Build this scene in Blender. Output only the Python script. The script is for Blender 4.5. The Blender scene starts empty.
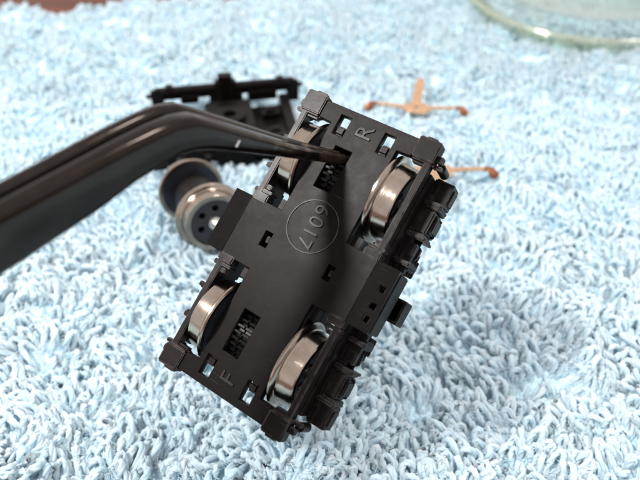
import bpy, bmesh, math, random
import numpy as np
from mathutils import Vector, Matrix

random.seed(7)
rng = np.random.default_rng(11)
scene = bpy.context.scene
col = scene.collection
R = math.radians
PI = math.pi
# one Blender unit is one millimetre of the (tiny) place
scene.unit_settings.system = 'METRIC'
scene.unit_settings.scale_length = 0.001

# ------------------------------------------------------------------ camera
FPX, PITCH, CAM_H = 720.0, R(39.2), 51.7          # focal length in photo pixels, pitch below horizontal, height
cam_data = bpy.data.cameras.new('camera')
cam = bpy.data.objects.new('camera', cam_data)
col.objects.link(cam)
cam.location = (0, 0, CAM_H)
cam.rotation_euler = (PI / 2 - PITCH, 0, 0)
cam_data.sensor_width = 36
cam_data.lens = 36 * FPX / 640
cam_data.clip_start = 1
cam_data.clip_end = 6000
cam_data.dof.use_dof = True
cam_data.dof.focus_distance = 54
cam_data.dof.aperture_fstop = 0.052
cam_data.dof.aperture_blades = 0
scene.camera = cam

# ------------------------------------------------------------------ world and lamps (indoor work table)
world = bpy.data.worlds.new('World')
scene.world = world
world.use_nodes = True
bg = world.node_tree.nodes['Background']
bg.inputs[0].default_value = (1.0, 0.95, 0.92, 1)
bg.inputs[1].default_value = 1.02

def area(name, direction, dist, size, energy, color, target=(2, 45, 8)):
    d = bpy.data.lights.new(name, 'AREA')
    d.shape = 'DISK'
    d.size = size
    d.energy = energy
    d.color = color
    o = bpy.data.objects.new(name, d)
    col.objects.link(o)
    dv = Vector(direction).normalized()
    o.location = Vector(target) + dv * dist
    o.rotation_euler = dv.to_track_quat('Z', 'Y').to_euler()
    return o

area('desk_lamp', (-0.70, -0.22, 1.0), 420, 60, 1.7e6, (1.0, 0.965, 0.92))
area('fill_lamp', (0.50, 0.14, 1.0), 1600, 300, 1.2e7, (1.0, 0.95, 0.90))  # added overhead fill, placed to put a highlight on the tweezers

vs = scene.view_settings
vs.view_transform = 'Standard'
vs.look = 'None'
vs.exposure = 0.2
vs.gamma = 1.0
vs.use_curve_mapping = False
scene.cycles.max_bounces = 10
scene.cycles.diffuse_bounces = 7
scene.cycles.transmission_bounces = 10
scene.cycles.transparent_max_bounces = 32
scene.cycles.caustics_refractive = True
scene.cycles.use_denoising = True

# ------------------------------------------------------------------ helpers
CAM = Vector((0, 0, CAM_H))
FW = Vector((0, math.cos(PITCH), -math.sin(PITCH)))
UP = Vector((0, math.sin(PITCH), math.cos(PITCH)))
RT = Vector((1, 0, 0))

def ray(x, y):
    return RT * ((x - 320) / FPX) + UP * ((240 - y) / FPX) + FW

def ground(x, y, z=0.0):
    d = ray(x, y)
    return CAM + d * ((z - CAM_H) / d.z)

def tag(o, label=None, cat=None, group=None, kind=None):
    if label: o['label'] = label
    if cat: o['category'] = cat
    if group: o['group'] = group
    if kind: o['kind'] = kind
    return o

def empty(name, matrix=None):
    o = bpy.data.objects.new(name, None)
    o.empty_display_size = 2
    col.objects.link(o)
    if matrix is not None:
        o.matrix_world = matrix
    return o

def link(name, me, mat, parent=None, smooth=None):
    me.materials.clear()
    me.materials.append(mat)
    o = bpy.data.objects.new(name, me)
    col.objects.link(o)
    o.parent = parent
    if smooth is not None:
        me.polygons.foreach_set('use_smooth', [True] * len(me.polygons))
        if smooth < 180:
            me.set_sharp_from_angle(angle=R(smooth))
    return o

class Solid:
    """collects bevelled boxes, prisms and lathed shapes into one part"""
    def __init__(self):
        self.bm = bmesh.new()
    def _merge(self, b, mtx=None):
        me = bpy.data.meshes.new('tmp')
        if mtx is not None:
            b.transform(mtx)
        b.to_mesh(me); b.free()
        self.bm.from_mesh(me)
        bpy.data.meshes.remove(me)
    def box(self, x0, x1, y0, y1, z0, z1, bev=0.06, mtx=None, taper=None, seg=2):
        b = bmesh.new()
        bmesh.ops.create_cube(b, size=1)
        for v in b.verts:
            f = 1.0
            if taper and v.co.z > 0: f = taper
            v.co = Vector(((x0 + x1) / 2 + v.co.x * (x1 - x0) * f, (y0 + y1) / 2 + v.co.y * (y1 - y0) * f,
                           (z0 + z1) / 2 + v.co.z * (z1 - z0)))
        if bev:
            bmesh.ops.bevel(b, geom=b.edges[:], offset=bev, segments=seg, affect='EDGES', clamp_overlap=True)
        self._merge(b, mtx)
        return self
    def prism(self, pts, z0, z1, bev=0.05, mtx=None):
        b = bmesh.new()
        lo = [b.verts.new((p[0], p[1], z0)) for p in pts]
        hi = [b.verts.new((p[0], p[1], z1)) for p in pts]
        n = len(pts)
        b.faces.new(list(reversed(lo))); b.faces.new(hi)
        for i in range(n):
            b.faces.new((lo[i], lo[(i + 1) % n], hi[(i + 1) % n], hi[i]))
        bmesh.ops.recalc_face_normals(b, faces=b.faces[:])
        if bev:
            bmesh.ops.bevel(b, geom=b.edges[:], offset=bev, segments=2, affect='EDGES', clamp_overlap=True)
        self._merge(b, mtx)
        return self
    def lathe(self, prof, n=48, mtx=None, closed=True):
        """prof: (axial, radius) pairs, turned about the X axis"""
        b = bmesh.new()
        rings = []
        for a, r in prof:
            if r < 1e-6:
                rings.append([b.verts.new((a, 0, 0))])
            else:
                rings.append([b.verts.new((a, r * math.cos(2 * PI * k / n), r * math.sin(2 * PI * k / n))) for k in range(n)])
        m = len(rings)
        for i in range(m if closed else m - 1):
            A, B = rings[i], rings[(i + 1) % m]
            if len(A) == 1 and len(B) == 1: continue
            for k in range(n):
                k2 = (k + 1) % n
                if len(A) == 1: b.faces.new((A[0], B[k2], B[k]))
                elif len(B) == 1: b.faces.new((A[k], A[k2], B[0]))
                else: b.faces.new((A[k], A[k2], B[k2], B[k]))
        bmesh.ops.recalc_face_normals(b, faces=b.faces[:])
        self._merge(b, mtx)
        return self
    def build(self, name, mat, parent=None, smooth=35):
        me = bpy.data.meshes.new(name)
        self.bm.to_mesh(me); self.bm.free()
        return link(name, me, mat, parent, smooth)

def curve_to_mesh(name, cu):
    o = bpy.data.objects.new('tmp', cu)
    col.objects.link(o)
    dg = bpy.context.evaluated_depsgraph_get()
    dg.update()
    me = bpy.data.meshes.new_from_object(o.evaluated_get(dg))
    me.name = name
    bpy.data.objects.remove(o)
    bpy.data.curves.remove(cu)
    return me

def extruded(name, loops, z0, z1, bev=0.05):
    """flat outline with holes, thick and with softened edges"""
    cu = bpy.data.curves.new('tmp', 'CURVE')
    cu.dimensions = '2D'
    cu.fill_mode = 'BOTH'
    cu.extrude = (z1 - z0) / 2 - bev
    cu.bevel_depth = bev
    cu.bevel_resolution = 1
    cu.offset = -bev
    for lp in loops:
        sp = cu.splines.new('POLY')
        sp.points.add(len(lp) - 1)
        for i, q in enumerate(lp):
            sp.points[i].co = (q[0], q[1], 0, 1)
        sp.use_cyclic_u = True
    me = curve_to_mesh(name, cu)
    me.transform(Matrix.Translation((0, 0, (z0 + z1) / 2)))
    return me

def text_mesh(name, body, size, extrude, mtx, offset=0.0):
    cu = bpy.data.curves.new('tmp', 'FONT')
    cu.body = body
    cu.size = size
    cu.extrude = extrude
    cu.offset = offset
    cu.bevel_depth = 0.012
    cu.align_x = 'CENTER'
    cu.align_y = 'CENTER'
    me = curve_to_mesh(name, cu)
    me.transform(mtx)
    return me

# ------------------------------------------------------------------ materials
def new_mat(name):
    m = bpy.data.materials.new(name)
    m.use_nodes = True
    nt = m.node_tree
    return m, nt, nt.nodes['Principled BSDF']

def noise(nt, scale, detail=3, coord='Object', rough=0.55):
    tc = nt.nodes.new('ShaderNodeTexCoord')
    n = nt.nodes.new('ShaderNodeTexNoise')
    n.inputs['Scale'].default_value = scale
    n.inputs['Detail'].default_value = detail
    n.inputs['Roughness'].default_value = rough
    nt.links.new(tc.outputs[coord], n.inputs['Vector'])
    return n

def ramp(nt, src, stops):
    r = nt.nodes.new('ShaderNodeValToRGB')
    el = r.color_ramp.elements
    while len(el) < len(stops): el.new(0.5)
    for e, (p, c) in zip(el, stops):
        e.position = p
        e.color = (c[0], c[1], c[2], 1) if not isinstance(c, (int, float)) else (c, c, c, 1)
    nt.links.new(src, r.inputs[0])
    return r

def bump(nt, bsdf, src, strength, dist):
    b = nt.nodes.new('ShaderNodeBump')
    b.inputs['Strength'].default_value = strength
    b.inputs['Distance'].default_value = dist
    nt.links.new(src, b.inputs['Height'])
    nt.links.new(b.outputs[0], bsdf.inputs['Normal'])
    return b

def plastic(name, base, r0, r1, spec=0.5, edge=None, edge_r=0.07):
    m, nt, p = new_mat(name)
    n1 = noise(nt, 0.9, 5)
    c = ramp(nt, n1.outputs['Fac'], [(0.3, base), (0.75, tuple(x * 1.5 for x in base))])
    n2 = noise(nt, 0.45, 6, rough=0.75)
    rr = ramp(nt, n2.outputs['Fac'], [(0.3, r0), (0.7, r1)])
    p.inputs['Specular IOR Level'].default_value = spec
    # fine handling scratches in two directions
    for rz_, sd in ((0.5, 0.0), (-0.9, 31.0)):
        tc = nt.nodes.new('ShaderNodeTexCoord'); mp = nt.nodes.new('ShaderNodeMapping')
        mp.inputs['Rotation'].default_value = (0, 0, rz_); mp.inputs['Location'].default_value = (sd, sd, 0)
        mp.inputs['Scale'].default_value = (0.35, 9.0, 1.0)
        sn = nt.nodes.new('ShaderNodeTexNoise'); sn.inputs['Scale'].default_value = 1.3; sn.inputs['Detail'].default_value = 2
        nt.links.new(tc.outputs['Object'], mp.inputs[0]); nt.links.new(mp.outputs[0], sn.inputs['Vector'])
        sk = ramp(nt, sn.outputs['Fac'], [(0.70, 0.0), (0.76, 0.7)])
        sm = nt.nodes.new('ShaderNodeMix'); sm.data_type = 'RGBA'
        nt.links.new(sk.outputs[0], sm.inputs['Factor']); nt.links.new(c.outputs[0 if rz_ > 0 else 'Result'], sm.inputs['A'])
        sm.inputs['B'].default_value = (0.035, 0.030, 0.030, 1)
        c = sm
    n3 = noise(nt, 0.8, 2)
    bump(nt, p, n3.outputs['Fac'], 0.15, 0.05)
    if edge:
        # bright edge glints painted in: paler, glossier colour along moulding edges
        bv = nt.nodes.new('ShaderNodeBevel'); bv.samples = 6
        bv.inputs['Radius'].default_value = edge_r
        ge = nt.nodes.new('ShaderNodeNewGeometry')
        dt = nt.nodes.new('ShaderNodeVectorMath'); dt.operation = 'DOT_PRODUCT'
        nt.links.new(bv.outputs[0], dt.inputs[0]); nt.links.new(ge.outputs['Normal'], dt.inputs[1])
        k = ramp(nt, dt.outputs['Value'], [(0.80, 1.0), (0.985, 0.0)])
        wn = noise(nt, 1.7, 4)
        wr = ramp(nt, wn.outputs['Fac'], [(0.38, 0.1), (0.62, 1.0)])
        mu = nt.nodes.new('ShaderNodeMath'); mu.operation = 'MULTIPLY'
        nt.links.new(k.outputs[0], mu.inputs[0]); nt.links.new(wr.outputs[0], mu.inputs[1])
        mc = nt.nodes.new('ShaderNodeMix'); mc.data_type = 'RGBA'
        nt.links.new(mu.outputs[0], mc.inputs['Factor']); nt.links.new(c.outputs['Result'], mc.inputs['A'])
        mc.inputs['B'].default_value = (*edge, 1)
        nt.links.new(mc.outputs['Result'], p.inputs['Base Color'])
        mr = nt.nodes.new('ShaderNodeMix'); mr.data_type = 'FLOAT'
        nt.links.new(mu.outputs[0], mr.inputs['Factor']); nt.links.new(rr.outputs[0], mr.inputs['A'])
        mr.inputs['B'].default_value = 0.25
        nt.links.new(mr.outputs['Result'], p.inputs['Roughness'])
    else:
        nt.links.new(c.outputs['Result'], p.inputs['Base Color'])
        nt.links.new(rr.outputs[0], p.inputs['Roughness'])
    return m

def metal(name, c0, c1, r0, r1, scale=1.5, bumpd=0.004):
    m, nt, p = new_mat(name)
    p.inputs['Metallic'].default_value = 1
    n1 = noise(nt, scale, 6, rough=0.65)
    c = ramp(nt, n1.outputs['Fac'], [(0.3, c0), (0.7, c1)])
    nt.links.new(c.outputs[0], p.inputs['Base Color'])
    n2 = noise(nt, scale * 2.3, 5, rough=0.7)
    rr = ramp(nt, n2.outputs['Fac'], [(0.3, r0), (0.7, r1)])
    nt.links.new(rr.outputs[0], p.inputs['Roughness'])
    n3 = noise(nt, 18, 3)
    bump(nt, p, n3.outputs['Fac'], 0.3, bumpd)
    return m

M_PLATE = plastic('black_plastic_glint_edges', (0.0038, 0.0028, 0.0029), 0.31, 0.41, 0.066, (0.11, 0.088, 0.088))
M_SATIN = plastic('black_plastic_glint', (0.0046, 0.0028, 0.0030), 0.20, 0.36, 0.16, (0.12, 0.095, 0.095))  # glossier copy of the same plastic, gives left-hand parts their bright glints
M_LETTER = plastic('lit_raised_lettering', (0.013, 0.0098, 0.0098), 0.28, 0.42, 0.15, (0.13, 0.105, 0.10), 0.045)  # paler than the plate: lit letter edges put into the colour
M_PLAST = plastic('black_plastic', (0.0031, 0.0024, 0.0024), 0.28, 0.42, 0.09, (0.06, 0.048, 0.048), 0.06)
M_GEAR = plastic('black_greased_gear', (0.004, 0.004, 0.004), 0.30, 0.45, 0.12)
M_HUB = plastic('black_wheel_centre', (0.008, 0.009, 0.013), 0.25, 0.45)
M_TYRE = metal('blackened_nickel', (0.25, 0.205, 0.17), (0.36, 0.305, 0.26), 0.14, 0.24, 0.8, 0.002)
def turning_lines(m):
    nt = m.node_tree; p = nt.nodes['Principled BSDF']
    tc = nt.nodes.new('ShaderNodeTexCoord')
    mp = nt.nodes.new('ShaderNodeMapping'); mp.inputs['Scale'].default_value = (22, 0.25, 0.25)
    n = nt.nodes.new('ShaderNodeTexNoise'); n.inputs['Scale'].default_value = 1.0; n.inputs['Detail'].default_value = 3
    nt.links.new(tc.outputs['Object'], mp.inputs[0]); nt.links.new(mp.outputs[0], n.inputs['Vector'])
    bump(nt, p, n.outputs['Fac'], 0.5, 0.012)
turning_lines(M_TYRE)
M_AXLE = metal('steel_axle', (0.55, 0.52, 0.47), (0.70, 0.67, 0.62), 0.2, 0.35)
M_COPPER = metal('phosphor_bronze', (0.58, 0.34, 0.20), (0.82, 0.54, 0.35), 0.15, 0.32)
M_COPPER_DARK = metal('tarnished_bronze', (0.20, 0.075, 0.035), (0.34, 0.14, 0.07), 0.35, 0.55)

def tweezer_mat():
    m, nt, p = new_mat('black_oxide_steel')
    p.inputs['Metallic'].default_value = 0.85
    n1 = noise(nt, 0.35, 6, rough=0.6)
    black = ramp(nt, n1.outputs['Fac'], [(0.3, (0.016, 0.0125, 0.011)), (0.75, (0.027, 0.020, 0.017))])
    # bare metal where the coating is rubbed off towards the tips
    at = nt.nodes.new('ShaderNodeAttribute'); at.attribute_name = 'wear'
    n2 = noise(nt, 1.1, 3, rough=0.5)
    add = nt.nodes.new('ShaderNodeMath'); add.operation = 'ADD'
    nt.links.new(at.outputs['Fac'], add.inputs[0]); nt.links.new(n2.outputs['Fac'], add.inputs[1])
    k = ramp(nt, add.outputs[0], [(0.80, 0.0), (1.15, 1.0)])
    mix = nt.nodes.new('ShaderNodeMix'); mix.data_type = 'RGBA'
    nt.links.new(k.outputs[0], mix.inputs['Factor'])
    nt.links.new(black.outputs[0], mix.inputs['A'])
    mix.inputs['B'].default_value = (0.12, 0.088, 0.066, 1)
    nt.links.new(mix.outputs['Result'], p.inputs['Base Color'])
    n3 = noise(nt, 1.4, 6, rough=0.7)
    rr = ramp(nt, n3.outputs['Fac'], [(0.3, 0.10), (0.7, 0.20)])
    nt.links.new(rr.outputs[0], p.inputs['Roughness'])
    n4 = noise(nt, 0.9, 4)
    bump(nt, p, n4.outputs['Fac'], 0.12, 0.04)
    return m
M_TWEEZ = tweezer_mat()

def towel_mat():
    m, nt, p = new_mat('light_blue_terry')
    geo = nt.nodes.new('ShaderNodeNewGeometry')
    c = ramp(nt, geo.outputs['Random Per Island'], [(0.0, (0.74, 0.875, 0.935)), (1.0, (0.89, 0.93, 0.945))])
    nt.links.new(c.outputs[0], p.inputs['Base Color'])
    p.inputs['Roughness'].default_value = 0.9
    p.inputs['Specular IOR Level'].default_value = 0.1
    p.inputs['Sheen Weight'].default_value = 0.3
    n = noise(nt, 7, 4)
    bump(nt, p, n.outputs['Fac'], 0.4, 0.06)
    tr = nt.nodes.new('ShaderNodeBsdfTranslucent')
    tr.inputs['Color'].default_value = (0.64, 0.85, 0.945, 1)        # dyed cotton glows blue where light comes through
    mx = nt.nodes.new('ShaderNodeMixShader')
    mx.inputs[0].default_value = 0.5
    nt.links.new(p.outputs[0], mx.inputs[1]); nt.links.new(tr.outputs[0], mx.inputs[2])
    nt.links.new(mx.outputs[0], nt.nodes['Material Output'].inputs['Surface'])
    return m
M_TOWEL = towel_mat()

def cloth_mat():
    m, nt, p = new_mat('towel_ground_weave')
    n = noise(nt, 1.2, 5)
    c = ramp(nt, n.outputs['Fac'], [(0.3, (0.56, 0.79, 0.91)), (0.7, (0.66, 0.85, 0.93))])  # bluer than the loops: tone of the shaded pile hollows put into colour
    nt.links.new(c.outputs[0], p.inputs['Base Color'])
    p.inputs['Roughness'].default_value = 0.95
    p.inputs['Specular IOR Level'].default_value = 0.1
    n2 = noise(nt, 3.0, 4)
    bump(nt, p, n2.outputs['Fac'], 0.8, 0.3)
    return m
M_CLOTH = cloth_mat()

def wood_mat():
    m, nt, p = new_mat('red_brown_table')
    tc = nt.nodes.new('ShaderNodeTexCoord')
    mp = nt.nodes.new('ShaderNodeMapping')
    mp.inputs['Scale'].default_value = (0.02, 0.22, 0.1)
    nt.links.new(tc.outputs['Object'], mp.inputs[0])
    n = nt.nodes.new('ShaderNodeTexNoise')
    n.inputs['Scale'].default_value = 1.0
    n.inputs['Detail'].default_value = 6
    nt.links.new(mp.outputs[0], n.inputs[0])
    c = ramp(nt, n.outputs['Fac'], [(0.35, (0.055, 0.016, 0.010)), (0.7, (0.14, 0.042, 0.024))])
    nt.links.new(c.outputs[0], p.inputs['Base Color'])
    p.inputs['Roughness'].default_value = 0.4
    p.inputs['Specular IOR Level'].default_value = 0.15
    return m
M_WOOD = wood_mat()

def glass_mat():
    """thin clear wall: lets light through, mirrors more at a slant"""
    m, nt, p = new_mat('clear_glass_wall')
    nt.nodes.remove(p)
    lw = nt.nodes.new('ShaderNodeLayerWeight'); lw.inputs['Blend'].default_value = 0.5
    pw = nt.nodes.new('ShaderNodeMath'); pw.operation = 'POWER'; pw.inputs[1].default_value = 5
    fr = nt.nodes.new('ShaderNodeMath'); fr.operation = 'MULTIPLY_ADD'; fr.inputs[1].default_value = 0.90; fr.inputs[2].default_value = 0.04
    nt.links.new(lw.outputs['Facing'], pw.inputs[0]); nt.links.new(pw.outputs[0], fr.inputs[0])
    tr = nt.nodes.new('ShaderNodeBsdfTransparent'); tr.inputs[0].default_value = (0.955, 0.975, 0.962, 1)
    gl = nt.nodes.new('ShaderNodeBsdfGlossy'); gl.inputs['Roughness'].default_value = 0.03
    mx = nt.nodes.new('ShaderNodeMixShader')
    nt.links.new(fr.outputs[0], mx.inputs[0]); nt.links.new(tr.outputs[0], mx.inputs[1]); nt.links.new(gl.outputs[0], mx.inputs[2])
    nt.links.new(mx.outputs[0], nt.nodes['Material Output'].inputs['Surface'])
    return m
M_GLASS = glass_mat()
def rim_mat():
    m, nt, p = new_mat('thick_glass_rim')
    nt.nodes.remove(p)
    tr = nt.nodes.new('ShaderNodeBsdfTransparent'); tr.inputs[0].default_value = (0.84, 0.86, 0.76, 1)
    gl = nt.nodes.new('ShaderNodeBsdfGlossy'); gl.inputs['Roughness'].default_value = 0.12
    gl.inputs['Color'].default_value = (1.0, 0.97, 0.86, 1)
    mx = nt.nodes.new('ShaderNodeMixShader'); mx.inputs[0].default_value = 0.30
    nt.links.new(tr.outputs[0], mx.inputs[1]); nt.links.new(gl.outputs[0], mx.inputs[2])
    nt.links.new(mx.outputs[0], nt.nodes['Material Output'].inputs['Surface'])
    return m
M_RIM = rim_mat()

def mark_mat():
    m, nt, p = new_mat('pale_scratch')
    p.inputs['Base Color'].default_value = (0.55, 0.53, 0.52, 1)
    p.inputs['Roughness'].default_value = 0.6
    return m
M_MARK = mark_mat()

# ------------------------------------------------------------------ table and towel
_hr = np.random.default_rng(5)
_HW = [(k * math.cos(t), k * math.sin(t), f, a) for lo, hi, amp, cnt in ((18, 40, 0.60, 7), (4.0, 9, 0.44, 24))
       for k, t, f, a in zip(2 * PI / _hr.uniform(lo, hi, cnt), _hr.uniform(0, 2 * PI, cnt), _hr.uniform(0, 2 * PI, cnt), [amp * math.sqrt(2 / cnt)] * cnt)]
def height(x, y):
    """gentle rumples and tufts of the towel (mm)"""
    return sum(a * np.sin(kx * x + ky * y + f) for kx, ky, f, a in _HW)
_FW = [(k * math.cos(t), k * math.sin(t), f) for k, t, f in zip(2 * PI / _hr.uniform(6, 22, 12), _hr.uniform(0, 2 * PI, 12), _hr.uniform(0, 2 * PI, 12))]
def flow_angle(x, y):
    return 1.75 + 0.30 * sum(np.sin(kx * x + ky * y + f) for kx, ky, f in _FW)

EDGE_A, EDGE_B = ground(0, 13, -1), ground(170, 2, -1)
EDGE_D = Vector((EDGE_B.x - EDGE_A.x, EDGE_B.y - EDGE_A.y)).normalized()
def edge_y(x):
    return EDGE_A.y + (x - EDGE_A.x) * EDGE_D.y / EDGE_D.x + 38 / (1 + math.exp(-(x - 8) / 5))

tb = Solid()
tb.box(-400, 400, -250, 520, -24, -4.6, bev=1.0)
tag(tb.build('table_top', M_WOOD, None), kind='structure')

towel = empty('towel', Matrix.Translation((0, 80, -4.5)))
tag(towel, 'light blue terry towel with fluffy looped pile spread under everything', 'towel')
BASE_Z = 1.9
def towel_cloth():
    xs = np.linspace(-130, 130, 220); ts = np.linspace(0, 1, 200)
    V = []; F = []
    for x in xs:
        y1 = edge_y(x)
        for t in ts:
            y = 4 + (y1 - 4) * t
            V.append((x, y - 80, height(x, y) - (0.78 + 0.35 * min(1.0, max(0.0, (y - 55) / 20))) + 4.5))
    m = len(ts)
    for i in range(len(xs) - 1):
        for j in range(m - 1):
            a = i * m + j
            F.append((a, a + m, a + m + 1, a + 1))
    me = bpy.data.meshes.new('ground_weave')
    me.from_pydata(V, [], F)
    o = link('ground_weave', me, M_CLOTH, towel, 180)
    return o
towel_cloth()

def terry_loops(px, py, nseg, nside, nstrand, yarn, seed, scale=1.0):
    """vertices and quads of many yarn loops, each a few plies twisted together"""
    g = np.random.default_rng(seed)
    n = len(px)
    # lean follows a slow flow so that neighbouring loops lie the same way
    flow = flow_angle(px, py) + g.normal(0, 0.30, n)
    lean = np.clip(0.62 + g.normal(0, 0.26, n), 0.0, 1.3)
    H = np.clip(2.1 + g.normal(0, 0.30, n), 1.2, 3.1) * scale
    W = np.clip(0.66 + g.normal(0, 0.16, n), 0.3, 1.2) * scale
    ang = flow + PI / 2 + g.normal(0, 0.5, n)
    twist = g.normal(0, 1.0, n)
    s = np.linspace(0.035, 0.965, nseg + 1)
    ph = 2 * PI * s
    zz = (1 - np.cos(ph)) / 2
    X = W[:, None] / 2 * np.sin(ph)[None] * (0.35 + 0.65 * zz[None] ** 0.7) * 1.45
    Z = H[:, None] * zz[None]
    Yw = 0.18 * g.normal(0, 1, n)[:, None] * np.sin(ph * 1.5)[None] * scale
    a = ang[:, None] + twist[:, None] * zz[None]
    x = X * np.cos(a) - Yw * np.sin(a)
    y = X * np.sin(a) + Yw * np.cos(a)
    b = lean[:, None] * zz[None] ** 1.3
    x = x + np.cos(flow)[:, None] * H[:, None] * np.sin(b) * 0.85 * zz[None] ** 0.5
    y = y + np.sin(flow)[:, None] * H[:, None] * np.sin(b) * 0.85 * zz[None] ** 0.5
    z = Z * (1 - 0.42 * np.sin(b))
    P = np.stack([x + px[:, None], y + py[:, None], z + height(px, py)[:, None] - BASE_Z], -1)     # n, m, 3
    T = np.gradient(P, axis=1); T /= np.linalg.norm(T, axis=-1, keepdims=True) + 1e-9
    ref = np.stack([-np.sin(ang), np.cos(ang), 0.15 * np.ones(n)], -1)[:, None, :]
    N = np.cross(T, ref); N /= np.linalg.norm(N, axis=-1, keepdims=True) + 1e-9
    B = np.cross(T, N)
    out = []
    turns = g.uniform(1.6, 2.6, n)
    for k in range(nstrand):
        th = 2 * PI * (turns[:, None] * s[None] * 1.25 + k / max(nstrand, 1)) + g.uniform(0, 6, n)[:, None] * 0
        off = (yarn * (0.70 if nstrand > 3 else 0.45) if nstrand > 1 else 0.0) * (1 + 0.22 * g.normal(0, 1, (n, 1)) * np.sin(s * g.uniform(3, 9) + g.uniform(0, 6)))[..., None]
        rad = yarn * (0.70 if nstrand == 2 else 0.62 if nstrand == 3 else 0.44 if nstrand > 3 else 1.0)
        C = P + off * (np.cos(th)[..., None] * N + np.sin(th)[..., None] * B)
        q = 2 * PI * np.arange(nside) / nside
        ring = C[:, :, None, :] + rad * (np.cos(q)[None, None, :, None] * N[:, :, None, :] + np.sin(q)[None, None, :, None] * B[:, :, None, :])
        out.append(ring)                                               # n, m, side, 3
    V = np.stack(out, 1).reshape(-1, 3)
    m = nseg + 1
    nt = n * nstrand
    i = np.arange(nt)[:, None, None] * m * nside
    j = np.arange(nseg)[None, :, None] * nside
    k = np.arange(nside)[None, None, :]
    k2 = (k + 1) % nside
    F = np.stack([i + j + k, i + j + k2, i + j + nside + k2, i + j + nside + k], -1).reshape(-1, 4)
    return V, F

def build_pile():
    # jittered grid of loop feet; pitch grows a little with distance
    pts = []
    y = 12.0
    while y < 200:
        pitch = 0.78 if y < 64 else 0.76 if y < 96 else 0.86 if y < 150 else 1.5
        half = (13 + min(y, 145) * 0.56)
        x = -half
        while x < half:
            pts.append((x, y)); x += pitch
        y += pitch * 0.95
    pts = np.array(pts)
    pts += rng.normal(0, 0.19, pts.shape)
    keep = pts[:, 1] < np.array([edge_y(v) for v in pts[:, 0]]) - 0.8
    pts = pts[keep]
    near = (pts[:, 1] < 64) & (pts[:, 1] > 26) & (np.abs(pts[:, 0]) < 9 + pts[:, 1] * 0.6)
    mid = ~near & (pts[:, 1] < 96)
    far = ~near & ~mid
    Vs, Fs, base = [], [], 0
    for sel, a, sc in ((near, (13, 4, 3, 0.315, 1), 1.2), (mid, (9, 4, 1, 0.24, 2), 1.05), (far, (7, 3, 1, 0.27, 3), 0.95)):
        q = pts[sel]
        V, F = terry_loops(q[:, 0], q[:, 1], *a, scale=sc)
        Vs.append(V); Fs.append(F + base); base += len(V)
    # stray cotton fibres that fluff up the nearer pile
    g = np.random.default_rng(77)
    nf = 10000
    fy = g.uniform(26, 78, nf); fx = g.uniform(-1, 1, nf) * (5 + fy * 0.52)
    th = g.uniform(0, 2 * PI, nf); L = g.uniform(0.5, 1.5, nf); el = g.uniform(-0.3, 0.9, nf)
    t = np.linspace(-0.5, 0.5, 5)
    bend = g.normal(0, 1.3, nf)
    aa = th[:, None] + bend[:, None] * t[None]
    P = np.stack([fx[:, None] + L[:, None] * t * np.cos(aa), fy[:, None] + L[:, None] * t * np.sin(aa),
                  (height(fx, fy) + g.uniform(-0.55, 0.25, nf))[:, None] + L[:, None] * (el[:, None] * 0.5 * t - 0.5 * t ** 2)], -1)
    S = np.stack([-np.sin(aa), np.cos(aa), 0 * aa], -1)
    Z = np.zeros_like(S); Z[..., 2] = 1
    rad = (0.022 + 0.016 * g.random(nf))[:, None, None]
    ring = np.stack([P + rad * (S * c + Z * s_) for c, s_ in ((1, -0.5), (-1, -0.5), (0, 1))], 2)
    i = np.arange(nf)[:, None, None] * 15; j = np.arange(4)[None, :, None] * 3; k = np.arange(3)[None, None, :]; k2 = (k + 1) % 3
    Vs.append(ring.reshape(-1, 3)); Fs.append(np.stack([i + j + k, i + j + k2, i + j + 3 + k2, i + j + 3 + k], -1).reshape(-1, 4) + base)
    V = np.concatenate(Vs); F = np.concatenate(Fs)
    V = V - np.array([0, 80, -4.5])
    me = bpy.data.meshes.new('pile_loops')
    me.vertices.add(len(V)); me.vertices.foreach_set('co', V.astype(np.float32).ravel())
    me.loops.add(F.size); me.loops.foreach_set('vertex_index', F.astype(np.int32).ravel())
    me.polygons.add(len(F)); me.polygons.foreach_set('loop_start', np.arange(0, F.size, 4, dtype=np.int32))
    me.update(calc_edges=True)
    me.polygons.foreach_set('use_smooth', np.ones(len(F), dtype=bool))
    o = link('pile_loops', me, M_TOWEL, towel)
    o['kind'] = 'stuff'
    print('towel loops', len(pts), 'tris', len(F) * 2)
build_pile()

# ------------------------------------------------------------------ wheels shared by the bogie and the loose wheelset
def tyre_profile(s):
    """flange inside (towards 0), coned tread outside; s = +1 or -1 side"""
    p = [(3.08, 2.98), (3.08, 3.30), (3.16, 3.42), (3.30, 3.42), (3.42, 3.30), (3.52, 3.02), (3.62, 2.95), (4.72, 2.86), (4.80, 2.78), (4.80, 2.37), (3.6, 2.37), (3.6, 2.7), (3.3, 2.98)]
    return [(s * a, r) for a, r in p]

def tyre(s, parent, mtx=None):
    return Solid().lathe(tyre_profile(s), 96, mtx).build('tyre', M_TYRE, parent, 30)

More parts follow.
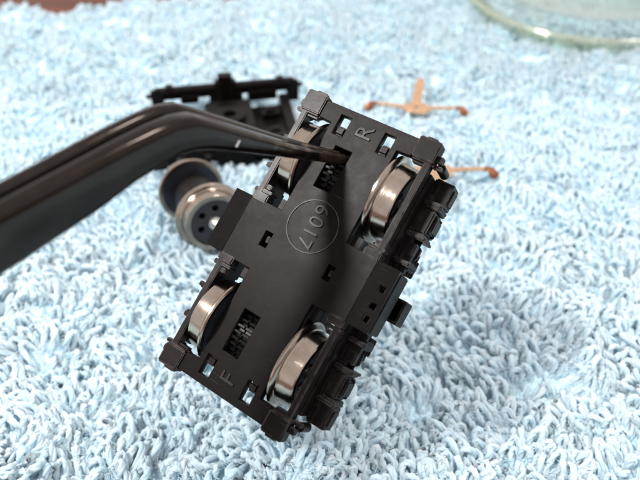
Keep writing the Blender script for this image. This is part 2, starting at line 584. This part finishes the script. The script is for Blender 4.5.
def hub(s, parent, mtx=None):
    """black plastic wheel centre with six round lightening holes"""
    cu_out = [(2.36 * math.cos(2 * PI * k / 64), 2.36 * math.sin(2 * PI * k / 64)) for k in range(64)]
    holes = []
    for h in range(6):
        c = 2 * PI * (h + 0.3) / 6
        holes.append([(1.42 * math.cos(c) + 0.33 * math.cos(-2 * PI * k / 16), 1.42 * math.sin(c) + 0.33 * math.sin(-2 * PI * k / 16)) for k in range(16)])
    me = extruded('wheel_centre', [cu_out] + holes, 3.55, 4.55, 0.05)
    to_x = Matrix(((0, 0, s, 0), (0, s, 0, 0), (1, 0, 0, 0), (0, 0, 0, 1)))
    to_x = Matrix(((0, 0, 1, 0), (1, 0, 0, 0), (0, 1, 0, 0), (0, 0, 0, 1)))
    if s < 0:
        to_x = Matrix.Rotation(PI, 4, 'Z') @ to_x
    me.transform(to_x)
    me.transform(mtx or Matrix())
    o = link('wheel_centre', me, M_HUB, parent, 30)
    # dished back web and raised boss
    b = Solid()
    b.lathe([(s * 3.12, 0.5), (s * 3.12, 2.96), (s * 3.3, 2.96), (s * 3.5, 2.36), (s * 3.6, 2.34), (s * 3.6, 0.5)], 40, mtx)
    b.build('wheel_web', M_HUB, parent, 30)
    return o

def axle_solid(mtx=None):
    a = Solid()
    a.lathe([(-5.5, 0), (-5.35, 0.22), (-4.95, 0.42), (-4.9, 0.62), (-4.5, 0.66), (4.5, 0.66), (4.9, 0.62), (4.95, 0.42), (5.35, 0.22), (5.5, 0)], 32, mtx, closed=False)
    return a

# ------------------------------------------------------------------ the bogie held in the tweezers
# local frame: x across, y along (R end positive), z out of the keeper plate
BM = Matrix(((0.80908691, 0.48401206, -0.33333272, -1.68667605),
             (-0.58374715, 0.59629941, -0.55105922, 39.22720911),
             (-0.0679532, 0.64043683, 0.76499871, 18.26335382),
             (0, 0, 0, 1)))
bogie = empty('model_bogie', BM)
tag(bogie, 'black plastic model train bogie, underside up, gripped in the tweezers, moulded 6017', 'model bogie')

def rect(x0, x1, y0, y1):
    return [(x0, y0), (x1, y0), (x1, y1), (x0, y1)]

def keeper_plate():
    q = [(2.85, 2.45), (2.85, 9.9), (3.95, 9.95), (4.0, 11.35)]          # from the wing inwards and out to the end
    right = [(5.6, -2.45), (5.6, 2.45)] + q
    top = [(-x, y) for x, y in reversed(q)]
    left = [(-5.6, 2.45), (-5.6, -2.45)]
    bl = [(-x, -y) for x, y in q]
    br = [(x, -y) for x, y in reversed(q)]
    outer = right + top + left + bl + br
    holes = []
    for sy in (-1, 1):
        for sx in (-1, 1):
            a = sorted((sx * 1.45, sx * 2.35)); b = sorted((sy * 9.2, sy * 10.75))
            holes.append(rect(a[0], a[1], b[0], b[1]))
        b = sorted((sy * 5.1, sy * 8.45))
        holes.append(rect(-1.55, -0.12, b[0], b[1]))
    for sx in (-1, 1):
        a = sorted((sx * 2.5, sx * 3.12))
        holes.append(rect(a[0], a[1], -0.58, 0.58))
    me = extruded('keeper_plate', [outer] + holes, -0.72, 0.0, 0.05)
    return link('keeper_plate', me, M_PLATE, bogie)
keeper_plate()

# sloping wings at the middle, one each side
for sx in (-1, 1):
    a = sorted((sx * 5.602, sx * 7.32))
    holes = []
    for y in (-1.55, -0.55, 0.75):
        h_ = sorted((sx * 6.55, sx * 7.0)); holes.append(rect(h_[0], h_[1], y - 0.22, y + 0.22))
    me = extruded('wing', [rect(a[0], a[1], -2.42, 2.42)] + (holes if sx > 0 else []), -0.75, -0.004, 0.05)
    me.transform(Matrix.Translation((sx * 5.6, 0, 0)) @ Matrix.Rotation(sx * R(9), 4, 'Y') @ Matrix.Translation((-sx * 5.6, 0, 0)))
    wg = link('wing', me, M_PLATE, bogie)
    w = Solid()
    a = sorted((sx * 6.75, sx * 7.28))
    w.box(a[0], a[1], -2.36, 2.36, -3.0, -0.98, bev=0.08)
    w.build('wing_skirt', M_PLAST, wg)

# raised ring and lettering
ring = Solid()
ringp = [(r, z) for r, z in ((1.93, -0.02), (1.95, 0.075), (2.01, 0.075), (2.03, -0.02))]
ring.lathe([(z, r) for r, z in ringp], 72, Matrix.Translation((0.0, 2.39, 0)) @ Matrix.Rotation(-PI / 2, 4, 'Y'))
ring.build('number_ring', M_LETTER, bogie, 40)
def letter(ch, u, v, size, rz, dep=0.075):
    mtx = Matrix.Translation((u, v, dep * 0.4)) @ Matrix.Rotation(rz, 4, 'Z')
    me = text_mesh('digit' if ch.isdigit() else 'letter', ch, size, dep, mtx, -0.012)
    return link('raised_digit' if ch.isdigit() else 'raised_letter', me, M_LETTER, bogie)
for ch, v in (('6', 3.72), ('0', 2.80), ('1', 1.92), ('7', 1.10)):
    letter(ch, 0.05, v, 1.62, -PI / 2)
letter('R', 0.10, 10.12, 1.85, PI / 2)
letter('F', 0.08, -9.95, 1.75, PI / 2)

# gearbox core below the plate
core = Solid()
core.box(-2.7, 2.7, -4.4, 4.4, -5.2, -0.9, bev=0.1)
core.box(-3.4, 3.4, -1.3, 1.3, -5.1, -1.0, bev=0.1)
for sx in (-1, 1):
    core.box(sx * 2.85 - 0.16, sx * 2.85 + 0.16, -0.2, 0.3, -1.1, -0.35, bev=0.06)
core.box(-2.7, -1.75, -9.05, 9.05, -4.8, -0.74, bev=0.08)
core.box(0.05, 2.7, -9.05, 9.05, -4.8, -0.74, bev=0.08)
core.box(-2.72, 2.72, -9.1, 9.1, -5.9, -4.7, bev=0.15)
for sy in (-1, 1):
    a = sorted((sy * 8.6, sy * 9.07))
    core.box(-1.9, 0.2, a[0], a[1], -4.8, -0.76, bev=0.05)
core.build('gearbox', M_PLAST, bogie)

# gears that show in the two long slots
def gear(v):
    g = Solid()
    nt_, prof = 30, []
    for k in range(nt_):
        for da, r in ((-0.30, 1.95), (-0.16, 2.32), (0.16, 2.32), (0.30, 1.95)):
            a = 2 * PI * (k + da) / nt_
            prof.append((r * math.cos(a), r * math.sin(a)))
    mt = Matrix.Translation((0, v, -2.45)) @ Matrix.Rotation(PI / 2, 4, 'Y')
    for x0, x1 in ((-1.5, -0.92), (-0.80, -0.18)):
        g.prism(prof, x0, x1, bev=0.02, mtx=mt)
    g.lathe([(-1.52, 0), (-1.52, 1.6), (-0.14, 1.6), (-0.14, 0)], 24, Matrix.Translation((0, v, -2.45)), closed=False)
    return g.build('gear', M_GEAR, bogie, 30)
for v in (-6.8, 6.8): gear(v)

# clips inside the end slots
for sy in (-1, 1):
    for sx in (-1, 1):
        c = Solid()
        a = sorted((sx * 1.47, sx * 2.33)); b = sorted((sy * 9.22, sy * 9.98)) if sy > 0 else sorted((sy * 9.22, sy * 9.9))
        c.box(a[0], a[1], b[0], b[1], -2.6, -0.12, bev=0.18, seg=3)
        c.build('clip', M_PLAST, bogie)

# wheelsets
for v in (-6.8, 6.8):
    mt = Matrix.Translation((0, v, -2.15))
    ax = axle_solid(mt).build('wheelset', M_AXLE, bogie)
    for s in (-1, 1):
        tyre(s, ax, mt); hub(s, ax, mt)

# outside rails, end blocks, clips by the wings
for sx in (-1, 1):
    def xr(a, b): return sorted((sx * a, sx * b))
    r_ = Solid()
    a = xr(5.05, 5.55)
    r_.box(a[0], a[1], -10.2, 10.2, -1.05, -0.06, bev=0.07)
    r_.build('side_rail', M_SATIN if sx < 0 else M_PLATE, bogie)
    for sy in (-1, 1):
        def yr(a, b): return sorted((sy * a, sy * b))
        e = Solid()
        a = xr(3.98, 5.72); b = yr(10.02, 11.62)
        e.box(a[0], a[1], b[0], b[1], -0.95, 0.22, bev=0.09)
        b = yr(9.72, 10.25); a2 = xr(3.95, 5.74)
        e.box(a2[0], a2[1], b[0], b[1], -1.0, -0.05, bev=0.2, seg=3)
        b = yr(10.9, 11.5); a3 = xr(2.6, 4.1)
        e.box(a3[0], a3[1], b[0], b[1], -1.5, -0.74, bev=0.06)
        b = yr(10.35, 10.85); a4 = xr(5.7, 6.15)
        e.box(a4[0], a4[1], b[0], b[1], -0.95, -0.35, bev=0.06)
        b = yr(11.5, 11.82); a6 = xr(4.35, 5.2)
        e.box(a6[0], a6[1], b[0], b[1], -0.8, -0.15, bev=0.05)
        b = yr(9.9, 10.2); a7 = xr(5.6, 6.3)
        e.box(a7[0], a7[1], b[0], b[1], -0.95, -0.5, bev=0.05)
        e.build('end_block', M_SATIN if sx < 0 else M_PLATE, bogie)
        c = Solid()
        a = xr(4.30, 5.62); b = yr(2.30, 2.95)
        c.box(a[0], a[1], b[0], b[1], -1.1, 0.12, bev=0.1)
        b = yr(3.02, 3.28); c.box(a[0], a[1], b[0], b[1], -1.1, -0.08, bev=0.05)
        b = yr(3.36, 3.72); a = xr(4.62, 5.60); c.box(a[0], a[1], b[0], b[1], -1.1, -0.2, bev=0.06)
        c.build('rail_clip', M_SATIN if sx < 0 else M_PLATE, bogie)
        t = Solid()                                                   # small pick-up tab in the corner of each wheel opening
        a = xr(2.86, 3.7); b = yr(2.46, 3.3)
        t.box(a[0], a[1], b[0], b[1], -1.3, -0.85, bev=0.05)
        t.build('slot_tab', M_GEAR, bogie)

# side frames with axle boxes, spring cups, end boxes
def side_frame(sx):
    def B(s, a0, a1, y0, y1, z0, z1, bev=0.08, **k):
        a = sorted((sx * (a0 - 0.2), sx * (a1 - 0.2))); s.box(a[0], a[1], y0, y1, z0 - 1.1, z1 - 1.1, bev=bev, **k)
    f = Solid()
    B(f, 5.75, 6.35, -9.9, 9.9, -2.7, -1.5, 0.12)                    # long beam
    B(f, 5.75, 6.3, -3.6, 3.6, -4.6, -2.5, 0.15)                     # deep middle
    B(f, 5.70, 6.25, -8.6, -5.0, -4.4, -1.3, 0.12)
    B(f, 5.70, 6.25, 5.0, 8.6, -4.4, -1.3, 0.12)
    for s in (-1, 1):
        y = sorted((s * 2.5, s * 4.9)); B(f, 5.9, 6.9, y[0], y[1], -2.3, -1.7, 0.08)
        y = sorted((s * 2.9, s * 3.6)); B(f, 6.2, 7.0, y[0], y[1], -3.8, -1.9, 0.08)
    B(f, 5.3, 5.9, -9.6, 9.6, -2.2, -0.02, 0.08)                      # joins the rail
    o = f.build('side_frame', M_PLAST, bogie)
    for s in (-1, 1):
        ab = Solid()
        B(ab, 6.2, 7.10, s * 6.6 - 0.95, s * 6.6 + 0.95, -3.6, -1.25, 0.14)
        B(ab, 7.0, 7.34, s * 6.6 - 0.62, s * 6.6 + 0.62, -3.2, -1.7, 0.12)
        B(ab, 6.2, 7.22, s * 6.6 + 0.98, s * 6.6 + 1.28, -3.3, -1.05, 0.07)
        B(ab, 6.2, 7.22, s * 6.6 - 1.28, s * 6.6 - 0.98, -3.3, -1.05, 0.07)
        ab.build('axle_box', M_PLAST, o)
        sp = Solid()
        for k in range(3):
            z = -1.75 - 0.62 * k
            B(sp, 6.2, 6.95 - 0.1 * (k % 2), s * 4.4 - 0.5, s * 4.4 + 0.5, z - 0.26, z + 0.26, 0.1)
        sp.build('spring', M_PLAST, o)
        eb = Solid()
        B(eb, 5.8, 7.25, s * 9.0 - 0.9, s * 9.0 + 0.9, -3.3, -1.7, 0.06)
        B(eb, 7.22, 7.36, s * 9.0 - 0.62, s * 9.0 + 0.62, -3.05, -2.0, 0.05)
        eb.build('end_box', M_PLAST, o)
        kb = Solid()
        kb.lathe([(-1.9, 0), (-1.9, 0.36), (-0.5, 0.36), (-0.42, 0.28), (-0.42, 0)], 18,
                 Matrix.Translation((sx * 6.0, s * 10.25, -0.7)) @ Matrix.Rotation(-PI / 2, 4, 'Y'), closed=False)
        kb.build('peg', M_PLAST, o)
    for s in (-1, 1):
        lf = Solid()                                                  # stacked leaf spring between axle box and middle
        for k in range(4):
            B(lf, 6.15, 6.75 + 0.08 * k, min(s * 2.6, s * (5.3 - 0.45 * k)), max(s * 2.6, s * (5.3 - 0.45 * k)), -3.0 - 0.34 * k, -2.74 - 0.34 * k, 0.05)
        lf.build('leaf_spring', M_PLAST, o)
        for v_, d_ in ((3.25, 7.15), (5.35, 7.3), (7.95, 7.2)):
            fn = Solid()
            B(fn, 5.9, d_, s * v_ - 0.11, s * v_ + 0.11, -3.5, -0.95, 0.04)
            B(fn, 5.9, d_ + 0.14, s * v_ - 0.2, s * v_ + 0.2, -1.45, -1.1, 0.06)
            fn.build('hanger', M_PLAST, o)
        for dy, dz in ((-0.62, -1.75), (0.62, -1.75), (-0.62, -3.0), (0.62, -3.0)):
            bt = Solid()
            bt.lathe([(0, 0), (0, 0.14), (0.14, 0.14), (0.2, 0.09), (0.2, 0)], 10, Matrix.Translation((sx * 6.9, s * 6.6 + dy, dz - 1.1)) @ Matrix.Rotation(0 if sx > 0 else PI, 4, 'Z'), closed=False)
            bt.build('bolt', M_PLAST, o)
    cb = Solid()                                                      # open square bracket below the middle wing
    B(cb, 6.2, 7.9, -0.95, -0.75, -4.6, -2.9, 0.04)
    B(cb, 6.2, 7.9, 0.75, 0.95, -4.6, -2.9, 0.04)
    B(cb, 7.7, 7.9, -0.8, 0.8, -4.6, -2.9, 0.04)
    B(cb, 6.2, 7.9, -0.8, 0.8, -4.6, -4.35, 0.04)
    cb.build('bracket', M_PLAST, o)
for sx in (-1, 1): side_frame(sx)

# ------------------------------------------------------------------ tweezers
tip = BM @ Vector((-0.35, 7.95, 0.15))
A_T = R(45)
e1 = Vector((-math.cos(A_T), -math.sin(A_T), 0))                 # along the shaft, away from the tip
nrm = Vector((math.sin(A_T), -math.cos(A_T), -0.10)).normalized()  # out of the near face
def on_face(x, y):
    d = ray(x, y)
    t = (tip - CAM).dot(nrm) / d.dot(nrm)
    return CAM + d * t
ST = [((-210, 316), (-186, 384), 1.2, .16), ((-100, 264), (-78, 330), 1.22, .15), ((0, 214), (24, 266), 1.25, .14), ((84, 170), (104, 212), 1.34, .13),
      ((126, 148), (140, 184.5), 1.40, .12), ((158, 132.5), (165, 169), 1.45, .12), ((180, 123.5), (182, 158.5), 1.48, .11), ((198, 120), (198, 154), 1.5, .11),
      ((215, 123.5), (214, 153), 1.5, .11), ((236, 130), (234, 154.5), 1.45, .10), ((262, 137.5), (260, 157), 1.38, .1), ((289, 145), (287, 160), 1.18, .08),
      ((315, 151), (314, 163), 0.94, .06), ((336, 154.5), (335, 165), 0.66, .04), ((347, 156.5), (346, 165.5), 0.60, .03)]
tw_base = on_face(0, 240)
tweezers = empty('tweezers', Matrix.Translation(tw_base))
tag(tweezers, 'black angled steel tweezers reaching in from the side and holding the bogie', 'tweezers')
def tweezer_arm(far):
    V, F, wear = [], [], []
    NB = 6
    for i, (a, b, th, gap) in enumerate(ST):
        P, Q = on_face(*a), on_face(*b)
        off = (th + gap) if far else 0.0
        if far: th *= 0.72
        up = (P - Q).normalized(); hgt = (P - Q).length
        c = (P + Q) / 2
        rr = min(0.55, th * 0.46, hgt * 0.42)
        # rounded rectangle in the (up, -nrm) plane
        loop = []
        for cx, cy, a0 in ((hgt / 2 - rr, th - rr, 0), (-hgt / 2 + rr, th - rr, 1), (-hgt / 2 + rr, rr, 2), (hgt / 2 - rr, rr, 3)):
            for k in range(NB):
                t = (a0 + k / (NB - 1)) * PI / 2
                loop.append((cx + rr * math.cos(t), cy + rr * math.sin(t)))
        w = max(0.0, min(1.0, (i - 8.5) / 5.0)) * 0.55
        for h_, d_ in loop:
            p = c + up * h_ - nrm * (d_ + off) - tw_base
            V.append(p)
            edge = 0.0
            wear.append(w + edge * 0.6)
    n = NB * 4; m = len(ST)
    for i in range(m - 1):
        for k in range(n):
            F.append((i * n + k, i * n + (k + 1) % n, (i + 1) * n + (k + 1) % n, (i + 1) * n + k))
    F.append(tuple(range(n - 1, -1, -1))); F.append(tuple((m - 1) * n + k for k in range(n)))
    me = bpy.data.meshes.new('arm')
    me.from_pydata(V, [], F)
    bm = bmesh.new(); bm.from_mesh(me); bmesh.ops.recalc_face_normals(bm, faces=bm.faces[:]); bm.to_mesh(me); bm.free()
    at = me.attributes.new('wear', 'FLOAT', 'POINT')
    at.data.foreach_set('value', wear)
    o = link('arm', me, M_TWEEZ, tweezers, 50)
    return o
arm_near = tweezer_arm(False)
tweezer_arm(True)
sc_ = Solid()
pts = [on_face(*q) + nrm * 0.03 - tw_base for q in ((235, 146.5), (238.6, 140.0), (240.4, 140.4), (237.0, 147.2))]
b = bmesh.new(); f = b.faces.new([b.verts.new(p) for p in pts]); bmesh.ops.recalc_face_normals(b, faces=b.faces[:])
ex = bmesh.ops.extrude_face_region(b, geom=[f])
for v in [g for g in ex['geom'] if isinstance(g, bmesh.types.BMVert)]: v.co -= nrm * 0.05
bmesh.ops.recalc_face_normals(b, faces=b.faces[:])
sc_._merge(b); sc_.build('scratch_mark', M_MARK, arm_near)

# ------------------------------------------------------------------ loose wheelset on the towel
ws_front, ws_back = ground(213, 220, 4.1), ground(189, 187, 2.6)
ax_dir = (ws_front - ws_back).normalized()
mid = (ws_front + ws_back) / 2
zx = ax_dir
zy = Vector((0, 0, 1)).cross(zx).normalized()
zz = zx.cross(zy)
WM = Matrix(((zx.x, zy.x, zz.x, mid.x), (zx.y, zy.y, zz.y, mid.y), (zx.z, zy.z, zz.z, mid.z), (0, 0, 0, 1)))
wheelset = empty('wheelset', WM @ Matrix.Scale(1.14, 4))
tag(wheelset, 'loose pair of metal rimmed black wheels on an axle lying on towel', 'wheelset')
axle_solid().build('axle', M_AXLE, wheelset)
sl = Solid()
sl.lathe([(-3.2, 0.5), (-3.2, 1.9), (-1.6, 1.95), (-1.5, 2.25), (1.9, 2.25), (2.0, 1.95), (3.2, 1.9), (3.2, 0.5)], 40)
sl.build('axle_sleeve', M_PLAST, wheelset)
for s in (-1, 1):
    t_ = tyre(s, wheelset); t_.name = 'tyre'
    hub(s, wheelset)

# ------------------------------------------------------------------ second bogie frame behind the tweezers
ra, rb = ground(152, 113, 0.4), ground(300, 100, 0.4)
rx = (rb - ra); L2 = rx.length; rx.normalize()
ry = Vector((0, 0, 1)).cross(rx)
o_ = (ra + rb) / 2
FM = Matrix(((rx.x, ry.x, 0, o_.x), (rx.y, ry.y, 0, o_.y), (rx.z, ry.z, 1, o_.z), (0, 0, 0, 1)))
frame2 = empty('bogie_frame', FM)
tag(frame2, 'black plastic bogie frame with side beam standing behind the tweezers', 'bogie frame')
h2 = L2 / 2
def beam(y, name, sgn):
    s = Solid()
    s.box(-h2 + 0.8, h2 - 0.8, y - 0.5, y + 0.5, 2.0, 3.7, bev=0.12)
    s.box(-h2 + 1.6, h2 - 1.6, y - 0.7, y + 0.7, 3.0, 3.5, bev=0.1)
    for e in (-1, 1):
        s.box(e * (h2 - 1.1) - 0.9, e * (h2 - 1.1) + 0.9, y - 0.45, y + 0.45, 0.2, 3.4, bev=0.12)
        s.box(e * (h2 - 0.2) - 0.7, e * (h2 - 0.2) + 0.7, y - 0.25, y + 0.25, 2.3, 2.9, bev=0.15)
        s.box(e * (h2 - 2.9) - 0.5, e * (h2 - 2.9) + 0.5, y - 0.6, y + 0.6, 3.6, 4.0, bev=0.08)
    for xc, wd, lo in ((-5.2, 1.3, 1.3), (5.2, 2.1, 0.9)):
        s.box(xc - wd, xc + wd, y - 0.8, y + 0.5, lo, 2.5, bev=0.15)
    s.box(-2.4, 2.4, y - 0.55, y + 0.5, 0.0, 2.3, bev=0.15)
    o = s.build('side_beam', M_PLAST, frame2)
    c = Solid()
    c.box(-1.0, 1.0, y - 0.8, y + 0.7, 1.0, 5.1, bev=0.12)
    c.box(-1.5, 1.5, y - 0.65, y + 0.6, 1.6, 4.2, bev=0.1)
    c.build('centre_post', M_PLAST, o)
    return o
beam(0, 'a', 1); beam(-15.2, 'b', -1)
body = Solid()
body.box(-h2 + 3.5, h2 - 2.6, -14.6, -1.6, -0.6, 0.5, bev=0.15)
body.box(-3.2, 3.2, -13.0, -2.4, 0.4, 2.3, bev=0.25)
for e in (-1, 1):
    body.box(e * 8.2 - 0.7, e * 8.2 + 0.7, -15.0, -0.4, 0.2, 1.6, bev=0.12)
body.build('cross_member', M_PLAST, frame2)
pv = Solid()
pv.lathe([(2.2, 0.9), (2.2, 2.2), (3.0, 2.1), (3.0, 0.9)], 36, Matrix.Translation((0, -7.6, 0)) @ Matrix.Rotation(-PI / 2, 4, 'Y'))
pv.build('pivot_ring', M_PLAST, frame2)
for xc, yc in ((5.8, -5.0), (-5.8, -5.0), (5.8, -10.5), (-5.8, -10.5)):
    k = Solid()
    k.box(xc - 1.2, xc + 1.2, yc - 0.9, yc + 0.9, 0.4, 1.5, bev=0.12)
    k.box(xc - 0.6, xc + 0.6, yc - 0.5, yc + 0.5, 1.4, 2.0, bev=0.1)
    k.build('mounting_block', M_PLAST, frame2)

# ------------------------------------------------------------------ bronze pick-up strips
def strip_mesh(pts, width, thick):
    """a bent flat strip through the points (x, y, z), width across in plan"""
    bm = bmesh.new(); prev = None
    n = len(pts)
    rings = []
    for i, p in enumerate(pts):
        a = Vector(pts[max(i - 1, 0)]); c = Vector(pts[min(i + 1, n - 1)])
        t = (c - a).normalized()
        side = t.cross(Vector((0, 0, 1)))
        side = side.normalized() if side.length > 1e-4 else Vector((0, 1, 0))
        up = side.cross(t)
        w = width[i] if isinstance(width, (list, tuple)) else width
        q = Vector(p)
        rings.append([bm.verts.new(q + side * (w / 2 * s) + up * (thick / 2 * h)) for s, h in ((1, 1), (-1, 1), (-1, -1), (1, -1))])
    for A, B in zip(rings, rings[1:]):
        for k in range(4): bm.faces.new((A[k], A[(k + 1) % 4], B[(k + 1) % 4], B[k]))
    bm.faces.new(rings[0]); bm.faces.new(rings[-1])
    bmesh.ops.recalc_face_normals(bm, faces=bm.faces[:])
    bmesh.ops.bevel(bm, geom=bm.edges[:], offset=0.05, segments=1, affect='EDGES', clamp_overlap=True)
    return bm

def pickup(name, mtx, label, ty=1):
    root = empty(name, mtx)
    tag(root, label, 'pick-up strip', 'bronze pick-up strips')
    # centre pad with a hole
    hole = [(0.35 * math.cos(-2 * PI * k / 16), 0.35 * math.sin(-2 * PI * k / 16)) for k in range(16)]
    me = extruded('centre_pad', [[(-2.0, -1.3), (-0.7, -1.8), (0.7, -1.8), (2.0, -1.3), (2.0, 0.5), (1.1, 1.2), (-1.1, 1.2), (-2.0, 0.5)], hole], 0.25, 0.6, 0.05)
    link('centre_pad', me, M_COPPER, root)
    for e in (-1, 1):
        s = Solid()
        s._merge(strip_mesh([(e * 1.6, -0.2, 0.5), (e * 3.0, -0.15, 0.6), (e * 5.0, -0.1, 0.75), (e * 6.2, -0.2, 0.85)], [1.0, 0.75, 0.7, 0.8], 0.28))
        a = s.build('arm', M_COPPER, root)
        c = Solid()
        c._merge(strip_mesh([(e * 6.0, -0.25, 0.98), (e * 6.9, -0.5, 0.9), (e * 7.3, -0.8, 0.5), (e * 7.1, -1.1, 0.1)], [0.8, 1.15, 1.25, 1.0], 0.3))
        c.lathe([(-0.9, 0), (-0.9, 0.55), (-0.4, 0.75), (0.4, 0.75), (0.9, 0.55), (0.9, 0)], 20,
                Matrix.Translation((e * 6.95, -0.75, 0.45)) @ Matrix.Rotation(PI / 2, 4, 'Z') @ Matrix.Scale(0.55, 4), closed=False)
        c.build('contact_curl', M_COPPER_DARK, a)
    s = Solid()
    s._merge(strip_mesh([(0, ty * 0.9, 0.45), (0.1, ty * 2.6, 0.6), (0.3, ty * 5.2, 1.0), (0.45, ty * 6.6, 1.5), (0.5, ty * 7.6, 1.4)], [1.6, 1.5, 1.45, 1.2, 0.7], 0.28))
    s.build('tongue', M_COPPER, root)
    return root
pc = ground(416, 110, 0.3)
pickup('pickup_strip', Matrix.Translation(pc) @ Matrix.Rotation(R(-7), 4, 'Z') @ Matrix.Scale(0.95, 4),
       'whole copper cross-shaped pick-up strip lying clear on the towel')
pe = ground(491, 177, 0.3)
rz = Matrix.Rotation(R(-3), 4, 'Z')
pickup('pickup_strip', Matrix.Translation(pe - (rz.to_3x3() @ Vector((6.9, -0.7, 0)))) @ rz,
       'copper pick-up strip mostly hidden behind the bogie, one arm showing', -1)

# ------------------------------------------------------------------ glass dish at the back
gc = ground(585, 3, -0.6)
dish = Solid()
prof = [(0.9, 0), (0.9, 19.0), (2.6, 22.2), (5, 23.0), (20, 25.2), (44, 28.5), (45, 28.0), (44.6, 26.8), (20, 23.6), (6, 21.0), (3.6, 18.0), (3.2, 0)]
dish.lathe(prof, 96, Matrix.Rotation(-PI / 2, 4, 'Y'), closed=False)
d_ = dish.build('glass_dish', M_GLASS, None, 180)
d_.location = gc
tag(d_, 'clear thick-bottomed glass standing at the far side of the towel', 'glass')
rm = Solid()
rm.lathe([(0.0, 20.2), (0.2, 21.6), (1.2, 22.7), (2.4, 22.6), (1.9, 21.2), (0.8, 19.4)], 96, Matrix.Rotation(-PI / 2, 4, 'Y'))
rm.build('base_rim', M_RIM, d_, 180)
